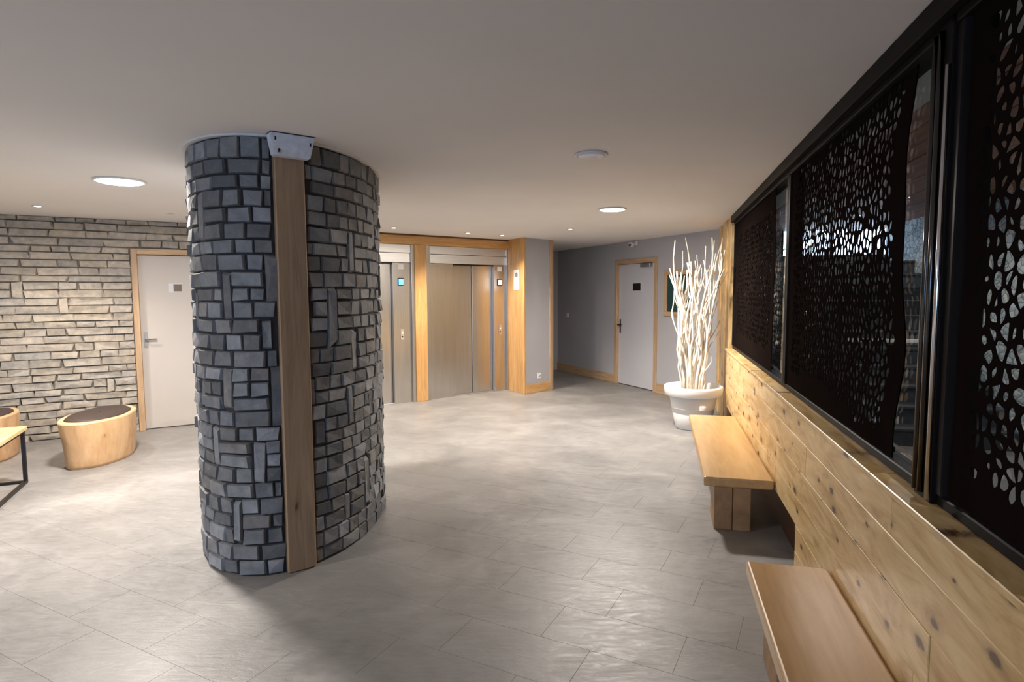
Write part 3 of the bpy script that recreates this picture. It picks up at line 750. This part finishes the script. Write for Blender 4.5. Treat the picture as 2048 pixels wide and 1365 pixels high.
# emergency light box at the head of the post
eb = empty('emergency_light', PM + PN * 0.009 + Vector((0, 0, H)), math.atan2(PT.y, PT.x))
bm = bmesh.new()
top, bot, dt, db = 0.120, 0.098, 0.085, 0.060
zz0, zz1 = -0.118, -0.004
pts8 = [(-bot, 0, zz0), (bot, 0, zz0), (bot, -db, zz0), (-bot, -db, zz0), (-top, 0, zz1), (top, 0, zz1), (top, -dt, zz1), (-top, -dt, zz1)]
bv8 = [bm.verts.new(p) for p in pts8]
for f in ((3, 2, 1, 0), (4, 5, 6, 7), (0, 1, 5, 4), (2, 3, 7, 6), (1, 2, 6, 5), (0, 4, 7, 3)): bm.faces.new([bv8[i] for i in f])
bmesh.ops.bevel(bm, geom=bm.edges[:], offset=0.005, segments=2, affect='EDGES')
bm_obj('casing', bm, M_casing, eb)
for sx_, zz in ((-0.093, -0.035), (0.093, -0.045), (-0.075, -0.095)):
    scr = box('screw', sx_ - 0.004, sx_ + 0.004, -dt * 0.95, -0.055, zz - 0.009, zz + 0.009, M_black, eb, 0.001)
box('top_gasket', -0.118, 0.118, -0.082, 0.0, -0.005, -0.001, M_black, eb)
for c_ in [c for c in eb.children if c.name.split('.')[0] == 'screw']: sub(c_, [c for c in eb.children if c.name.split('.')[0] == 'casing'][0])
tag(eb, 'white wedge-shaped emergency light box above the timber post', 'light')

# ================================================================== LIFTS
def elevator(label, u_l, door0, door1, u_r, disp, dispmat):
    r = WE.root('elevator', (u_l + u_r) / 2); c = (u_l + u_r) / 2
    def q(name, a, b, w0, w1, z0, z1, m, bev=0.002, par=None): return wb(WE, name, a - c, b - c, w0, w1, z0, z1, m, par or r, bev)
    q('frame_strip', u_l, u_l + 0.07, -0.25, 0.012, 0, 2.312, M_steelV)
    q('frame_strip', u_r - 0.045, u_r, -0.25, 0.012, 0, 2.312, M_steelV)
    q('header_panel', u_l + 0.07, u_r - 0.045, -0.25, -0.015, 2.195, 2.312, M_steelH)
    q('header_panel', u_l + 0.07, u_r - 0.045, -0.25, -0.03, 2.055, 2.190, M_steelH)
    q('front_panel', u_l + 0.07, door0, -0.25, -0.03, 0, 2.05, M_steelV)
    q('jamb_panel', door1, u_r - 0.045, -0.25, -0.03, 0, 2.05, M_steelV)
    mid = (door0 + door1) / 2
    q('door_panel', door0 + 0.003, mid - 0.002, -0.145, -0.115, 0.012, 2.04, M_steelV)
    q('door_panel', mid + 0.002, door1 - 0.003, -0.125, -0.095, 0.012, 2.04, M_steelV)
    q('shaft_backing', door0, door1, -0.25, -0.20, 0, 2.05, M_black, 0)
    q('door_lintel', door0, door1, -0.20, -0.035, 2.035, 2.055, M_black, 0)
    q('sill', door0, door1, -0.16, -0.031, 0.0, 0.010, M_alu)
    d = q('floor_display', disp - 0.045, disp + 0.045, -0.03, -0.018, 1.72, 1.83, M_black)
    sub(q('display_face', disp - 0.036, disp + 0.036, -0.018, -0.015, 1.735, 1.815, dispmat, 0), d)
    q('spot_glint_plate', disp - 0.04, disp + 0.045, -0.03, -0.024, 1.955, 2.03, M_plastic)  # white plate standing in for the spotlights' reflection in the steel
    cp = q('call_panel', disp - 0.02, disp + 0.035, -0.03, -0.024, 0.93, 1.09, M_chrome)
    sub(q('call_button', disp - 0.002, disp + 0.018, -0.024, -0.019, 1.02, 1.04, M_plastic, 0.002), cp)
    sub(q('call_button', disp - 0.002, disp + 0.018, -0.024, -0.019, 0.965, 0.985, M_black, 0.002), cp)
    tag(r, label, 'elevator', 'brushed steel lifts'); return r
elevator('brushed steel lift with a blue floor display, beside the stone column', 2.60, 3.04, 3.80, 4.125, 3.925, M_blue)
elevator('brushed steel lift with a pale floor display, beside the pine return boards', 4.32, 4.805, 5.575, 5.845, 5.68, M_pale)

# sign on the return boards
sg = empty('wall_sign', A + rd * (rlen * 0.42) + Vector((0, 0, 1.655)), rnz)
# local y points away from room here? board face is at y = 0.030
box('plate', -0.085, 0.085, 0.031, 0.036, 0.0, 0.315, M_plastic, sg, 0.002)
box('pictogram', -0.045, 0.035, 0.036, 0.038, 0.20, 0.265, M_alu, sg, 0.001)
box('pictogram', -0.03, -0.005, 0.036, 0.038, 0.265, 0.282, M_alu, sg, 0.001)
box('text_line', -0.04, 0.04, 0.036, 0.0375, 0.11, 0.118, M_clear, sg)
box('text_line', -0.03, 0.03, 0.036, 0.0375, 0.08, 0.088, M_clear, sg)
tag(sg, 'small white notice plate with a grey pictogram on the pine return boards', 'sign')

# socket on the pier, switch in the corridor
so = empty('wall_socket', A + fd * (flen * 0.50) + Vector((0, 0, 0.265)), fz)
box('plate', -0.045, 0.045, -0.010, 0.0, -0.045, 0.045, M_plastic, so, 0.003)
sl = lathe('socket_well', [(0.022, 0), (0.022, 0.002)], M_clear, so, 20); sl.rotation_euler = (R(90), 0, 0); sl.location = (0, -0.010, 0)
tag(so, 'white wall socket low on the grey pier', 'socket')
swi = WG.root('light_switch', 10.585, 0.0, 1.153)
box('plate', -0.042, 0.042, 0.0, 0.009, -0.042, 0.042, M_plastic, swi, 0.003)
box('rocker', -0.028, 0.028, 0.009, 0.014, -0.028, 0.028, M_white, swi, 0.003)
tag(swi, 'white light switch on the dim grey wall beyond the pier', 'switch')

# framed dark green board
fb = WG.root('framed_board', 7.21, 0, 1.235)
hw, hh = 0.335, 0.70
box('frame_bar', -hw, hw, 0, 0.035, 0, 0.07, M_frame, fb, 0.004); box('frame_bar', -hw, hw, 0, 0.035, hh - 0.07, hh, M_frame, fb, 0.004)
vbox('frame_bar', -hw, -hw + 0.07, 0, 0.034, 0.07, hh - 0.07, M_frame, fb, 0.004); vbox('frame_bar', hw - 0.07, hw, 0, 0.034, 0.07, hh - 0.07, M_frame, fb, 0.004)
box('panel', -hw + 0.06, hw - 0.06, 0.004, 0.014, 0.06, hh - 0.06, M_green, fb)
tag(fb, 'wood-framed dark green board behind the white branches', 'board')

# wall-mounted camera above the pale door
sc_ = WG.root('security_camera', 8.29, 0, 2.405)
box('bracket', -0.03, 0.03, 0.0, 0.03, -0.02, 0.05, M_plastic, sc_, 0.004)
b_ = lathe('body', [(0.012, -0.085), (0.032, -0.08), (0.034, 0.03), (0.02, 0.045)], M_plastic, sc_, 20); b_.rotation_euler = (R(90), 0, R(25)); b_.location = (0, 0.09, -0.01)
b_ = lathe('lens', [(0.020, -0.004), (0.024, 0.0), (0.022, 0.012)], M_plaque, sc_, 20); b_.rotation_euler = (R(100), 0, R(25)); b_.location = (-0.035, 0.165, -0.02)
bl = lathe('indicator', [(0.002, -0.025), (0.02, -0.02), (0.022, 0.0), (0.012, 0.012)], M_plastic, sc_, 16); bl.location = (0.10, 0.03, -0.025)
tag(sc_, 'small white security camera on the grey wall above the pale door', 'camera')

# ================================================================== CEILING LIGHTS
def area(parent, size, power, colr, z=-0.02):
    ld = bpy.data.lights.new('lamp', 'AREA'); ld.shape = 'DISK'; ld.size = size; ld.energy = power; ld.color = colr
    o = bpy.data.objects.new('lamp', ld); link(o, parent); o.location = (0, 0, z); return o
def round_light(x, y, rad, label, lit=True, power=ROUND_W, colr=NEUT):
    r = empty('ceiling_light', (x, y, H))
    lathe('rim', [(rad + 0.008, 0.0), (rad + 0.012, -0.010), (rad + 0.004, -0.016), (rad - 0.004, -0.012)], M_white, r, 40)
    lathe('diffuser', [(rad - 0.002, -0.010), (rad * 0.8, -0.020), (rad * 0.4, -0.024), (0.002, -0.025)], M_lens if lit else M_offlens, r, 40)
    if lit: area(r, rad * 1.8, power, colr, -0.032)
    return tag(r, label, 'ceiling light')
round_light(-2.947, 4.606, 0.165, 'large lit round ceiling light behind the stone column, above the log stools')
round_light(1.04, 6.27, 0.135, 'lit round ceiling light in front of the pale door', power=ROUND_W * 0.9)
round_light(0.50, 3.82, 0.092, 'small unlit opal disc light in the middle of the ceiling', lit=False)
round_light(-4.6, 1.2, 0.165, 'lit round ceiling light by the entrance, left of the column', power=ROUND_W * 0.8)
def spot(x, y, label, lit=True, power=SPOT_W, group=None, z=H, wide=125):
    r = empty('recessed_spotlight', (x, y, z))
    lathe('bezel', [(0.046, 0.0), (0.047, -0.006), (0.040, -0.008), (0.033, -0.004)], M_white, r, 24)
    lathe('lamp_face', [(0.034, -0.003), (0.02, -0.006), (0.001, -0.007)], M_spot if lit else M_alu, r, 20)
    if lit:
        ld = bpy.data.lights.new('lamp', 'SPOT'); ld.energy = power * 3; ld.color = WARM; ld.spot_size = R(wide); ld.spot_blend = 0.7; ld.shadow_soft_size = 0.035
        o = bpy.data.objects.new('lamp', ld); link(o, r); o.location = (0, 0, -0.03)
    return tag(r, label, 'spotlight', group)
spot(-4.556, 5.863, 'lit recessed spotlight close to the ledgestone wall', power=SPOT_W * 1.3)
spot(-3.603, 6.451, 'unlit recessed spotlight in front of the beige door', lit=False)
spot(-1.533, 7.923, 'lit recessed spotlight in front of the lift with the blue display', power=SPOT_W * 1.5)
spot(-0.62, 8.648, 'lit recessed spotlight in front of the steel lift doors, left of a pair', power=SPOT_W * 1.5)
spot(-0.134, 8.988, 'lit recessed spotlight beside the pine return boards', power=SPOT_W * 1.5)
spot(0.80, 8.24, 'weakly lit recessed spotlight in front of the grey pier', power=SPOT_W * 0.5)
for k, (uu, vv) in enumerate(((3.9, -1.5), (6.585, -1.705), (9.0, -1.75), (1.0, -1.5))):  # one lamp glares by the mullion, the others are added to brighten the stairwell
    q = WR.p(uu, vv)
    spot(q.x, q.y, 'stairwell spotlight in the reddish plank ceiling, added for brightness except the one by the mullion', power=SPOT_W * 0.75, group='spotlights in the plank ceiling', z=2.615, wide=172)

# ================================================================== POT AND BRANCHES
POT = Vector((2.135, 7.02, 0))
pt = empty('plant_pot', POT)
lathe('body', [(0.01, 0.0), (0.185, 0.0), (0.20, 0.015), (0.275, 0.40), (0.262, 0.40), (0.24, 0.20), (0.01, 0.18)], M_pot, pt, 48)
lathe('rim', [(0.262, 0.395), (0.315, 0.395), (0.328, 0.41), (0.338, 0.485), (0.333, 0.502), (0.318, 0.508), (0.300, 0.500), (0.285, 0.42), (0.262, 0.395)], M_pot, pt, 48)
lathe('fill', [(0.01, 0.20), (0.225, 0.215), (0.250, 0.38), (0.262, 0.425), (0.15, 0.44), (0.01, 0.445)], M_gravel, pt, 32)
tag(pt, 'large white flared plant pot beside the first bench, holding branches', 'plant pot')
def tube(path, radii, seg=6):
    vs, fs = [], []; n = len(path)
    for i, p in enumerate(path):
        d = (path[min(i + 1, n - 1)] - path[max(i - 1, 0)]).normalized()
        a = d.cross(Vector((0.3, 1, 0.1))).normalized(); b = d.cross(a)
        for k in range(seg):
            an = 6.2832 * k / seg; vs.append(p + (a * math.cos(an) + b * math.sin(an)) * radii[i])
    for i in range(n - 1):
        for k in range(seg):
            k2 = (k + 1) % seg; fs.append((i * seg + k, i * seg + k2, (i + 1) * seg + k2, (i + 1) * seg + k))
    fs.append(tuple(range(seg))[::-1]); fs.append(tuple((n - 1) * seg + k for k in range(seg)))
    return vs, fs
rg = random.Random(4)
def branch(i, base, tip, lean_pts=9, r0=0.016, fork=True):
    path, rad = [], []; ph = rg.uniform(0, 6.28); amp = rg.uniform(0.012, 0.035); f = rg.uniform(1.2, 2.4)
    for k in range(lean_pts + 1):
        t = k / lean_pts; e = t ** 1.15
        p = base.lerp(tip, t); p = Vector((base.x + (tip.x - base.x) * e, base.y + (tip.y - base.y) * e, p.z))
        p += Vector((math.sin(t * f * 6.28 + ph), math.cos(t * f * 5 + ph * 1.7), 0)) * amp * min(1, t * 3) + Vector((rg.uniform(-.008, .008), rg.uniform(-.008, .008), 0))
        path.append(p); rad.append(r0 * (1 - 0.55 * t))
    vs, fs = tube(path, rad)
    for q in range(rg.choice((1, 1, 2)) if fork else 0):
        k = rg.randrange(4, lean_pts - 1); p0 = path[k]; d = (path[k + 1] - path[k]).normalized(); an = rg.uniform(0, 6.28)
        side = Vector((math.cos(an), math.sin(an), 0)); L = rg.uniform(0.14, 0.30)
        pp = [p0, p0 + d * L * .3 + side * L * .16, p0 + d * L * .65 + side * L * .26, p0 + d * L + side * L * .34]
        v2, f2 = tube(pp, [rad[k] * .75, rad[k] * .65, rad[k] * .5, rad[k] * .35]); b = len(vs); vs += v2; fs += [tuple(b + x for x in g) for g in f2]
    o = mesh_obj('bare_branch', [v - base for v in vs], fs, M_branch, None, True); o.location = base
    return tag(o, 'bleached white bare branch standing upright in the white pot', 'branch', 'bare branches in the white pot')
rt_dir = Vector((0.958, -0.287, 0))      # sideways as seen from the room
dp_dir = Vector((0.287, 0.958, 0))
for i in range(36):
    s = (i + 0.5) / 36 * 2 - 1 + rg.uniform(-.08, .08); dd = rg.uniform(-1, 1)
    bs = POT + rt_dir * (s * 0.10 - 0.02) + dp_dir * (dd * 0.09) + Vector((0, 0, 0.43))
    tp = POT + rt_dir * (s * 0.29 + 0.02 + rg.uniform(-.04, .04)) + dp_dir * (dd * 0.20) + Vector((0, 0, rg.uniform(1.85, 2.32) - 0.12 * abs(s)))
    if i % 9 == 4: tp.z = rg.uniform(1.2, 1.6)
    branch(i, bs, tp, r0=rg.uniform(0.010, 0.017))
br = branch(90, POT + rt_dir * 0.08 + Vector((0, -0.08, 0.43)), POT + rt_dir * 0.17 + Vector((0, -0.1, 0.98)), r0=0.010, fork=False)
br['label'] = 'short thin white twig leaning out low over the pot rim'
br = branch(91, POT + rt_dir * -0.08 + Vector((0, -0.06, 0.43)), POT + rt_dir * -0.27 + Vector((0, -0.05, 2.2)), r0=0.014)
br['label'] = 'white branch leaning out from the bundle in front of the framed board'
br = branch(92, POT + rt_dir * 0.07 + Vector((0, -0.06, 0.43)), POT + rt_dir * 0.31 + Vector((0, -0.0, 2.22)), r0=0.014)
br['label'] = 'white branch leaning out from the bundle towards the timber end boards'

# ================================================================== BENCHES
def bench(label, u0, u1, w0, w1, legs):
    r = WR.root('bench', (u0 + u1) / 2, (w0 + w1) / 2); cu, cw = (u0 + u1) / 2, (w0 + w1) / 2
    box('seat', u0 - cu, u1 - cu, w0 - cw, w1 - cw, 0.297, 0.362, M_bench, r, 0.012, 3)
    for a, b in legs:
        for (c0, c1) in ((0.185, 0.298), (0.302, 0.418)):
            m0, m1 = c0 * (w1 - w0) / 0.44 - 0.05 * (w1 - w0) / .44, c1 * (w1 - w0) / 0.44 - 0.05 * (w1 - w0) / .44
            box('leg', a - cu, b - cu, w0 + m0 - cw, w0 + m1 - cw, 0.0, 0.297, M_leg, r, 0.004)
        box('leg_foot', a - cu + 0.02, b - cu - 0.02, w0 + 0.15 - cw, w1 - 0.10 - cw, 0.0, 0.012, M_black, r) if False else None
    return tag(r, label, 'bench')
bench('varnished wooden bench beside the white pot, casting a shadow on the floor', 4.15, 6.29, 0.064, 0.505, ((4.17, 4.48), (5.95, 6.25)))
bench('dark glossy wooden bench under the screen by the chrome strip', 0.75, 2.87, 0.060, 0.405, ((0.9, 1.2), (2.40, 2.70)))

# ================================================================== LOG STOOLS AND TABLE
def log_stool(label, cx, cy, rx, ry, rz, hgt, seed):
    rg = random.Random(seed); r = empty('log_stool', (cx, cy, 0), rz); seg = 56
    ph = [rg.uniform(0, 6.28) for _ in range(6)]
    def rad(a, z):
        k = 1 + 0.035 * math.sin(2 * a + ph[0]) + 0.025 * math.sin(3 * a + ph[1] + z * 2) + 0.012 * math.sin(7 * a + ph[2] + z * 4)
        taper = 0.93 + 0.10 * (z / hgt) + 0.015 * math.sin(z / hgt * 5 + a)
        return k * taper
    prof = [(z, 1.0) for z in (0.0, 0.03, 0.1, 0.18, 0.26, 0.34, hgt - 0.012)] + [(hgt, 0.985), (hgt, 0.86), (hgt - 0.03, 0.85)]
    vs, fs = [], []
    for z, m in prof:
        for i in range(seg):
            a = 6.2832 * i / seg; k = rad(a, z) * m * (0.975 if z == 0 else 1); vs.append((rx * k * math.cos(a), ry * k * math.sin(a), z))
    for q in range(len(prof) - 1):
        for i in range(seg):
            j = (i + 1) % seg; fs.append((q * seg + i, q * seg + j, (q + 1) * seg + j, (q + 1) * seg + i))
    nb_ = 7
    mesh_obj('trunk', vs[:nb_ * seg], [f for f in fs if max(f) < nb_ * seg] + [tuple(range(seg))[::-1]], M_stump, r, True)
    sub = [f for f in fs if min(f) >= (nb_ - 1) * seg]; b0 = (nb_ - 1) * seg
    mesh_obj('cut_rim', vs[b0:], [tuple(x - b0 for x in f) for f in sub], M_stumprim, r)
    cv_, cf_ = [], []
    for z, m in ((hgt - 0.03, 0.855), (hgt + 0.004, 0.85), (hgt + 0.016, 0.80), (hgt + 0.020, 0.5), (hgt + 0.021, 0.02)):
        for i in range(seg):
            a = 6.2832 * i / seg; k = rad(a, hgt) * m; cv_.append((rx * k * math.cos(a), ry * k * math.sin(a), z))
    for q in range(4):
        for i in range(seg):
            j = (i + 1) % seg; cf_.append((q * seg + i, q * seg + j, (q + 1) * seg + j, (q + 1) * seg + i))
    mesh_obj('seat_pad', cv_, cf_, M_cush, r, True)
    return tag(r, label, 'stool', 'log stools by the stone wall')
log_stool('oval peeled-log stool with dark seat pad standing free before the beige door', -4.06, 5.84, 0.485, 0.262, R(98), 0.44, 2)
log_stool('peeled-log stool with dark seat pad, half hidden behind the oak table', -5.16, 5.75, 0.42, 0.25, R(100), 0.44, 8)

tA = Vector((0.415, -0.91, 0)); ta = math.atan2(tA.y, tA.x)
tb = empty('low_table', (-4.166, 5.057, 0), ta)      # local x runs along the long edge, local -y to the left of view
LT, WT = 1.05, 0.62
def bar(n, x0, x1, y0, y1, z0, z1): return box(n, x0, x1, y0, y1, z0, z1, M_black, tb, 0.002)
for x in (0.0, LT - 0.028):
    for y in (-WT, -0.028): bar('leg', x, x + 0.028, y, y + 0.028, 0, 0.435)
for x in (0.0, LT - 0.028):
    bar('frame_bar', x, x + 0.028, -WT, 0, 0.0, 0.024); bar('frame_bar', x, x + 0.028, -WT, 0, 0.435, 0.455)
for y in (-WT, -0.028):
    bar('frame_bar', 0, LT, y, y + 0.028, 0.001, 0.025); bar('frame_bar', 0, LT, y, y + 0.028, 0.436, 0.456)
for k in range(4):
    box('top_plank', -0.015, LT + 0.015, -WT - 0.015 + k * (WT + 0.03) / 4 + 0.001, -WT - 0.015 + (k + 1) * (WT + 0.03) / 4 - 0.001, 0.456, 0.49, M_tabletop, tb, 0.004)
tag(tb, 'low oak-topped table on a black steel frame', 'table')
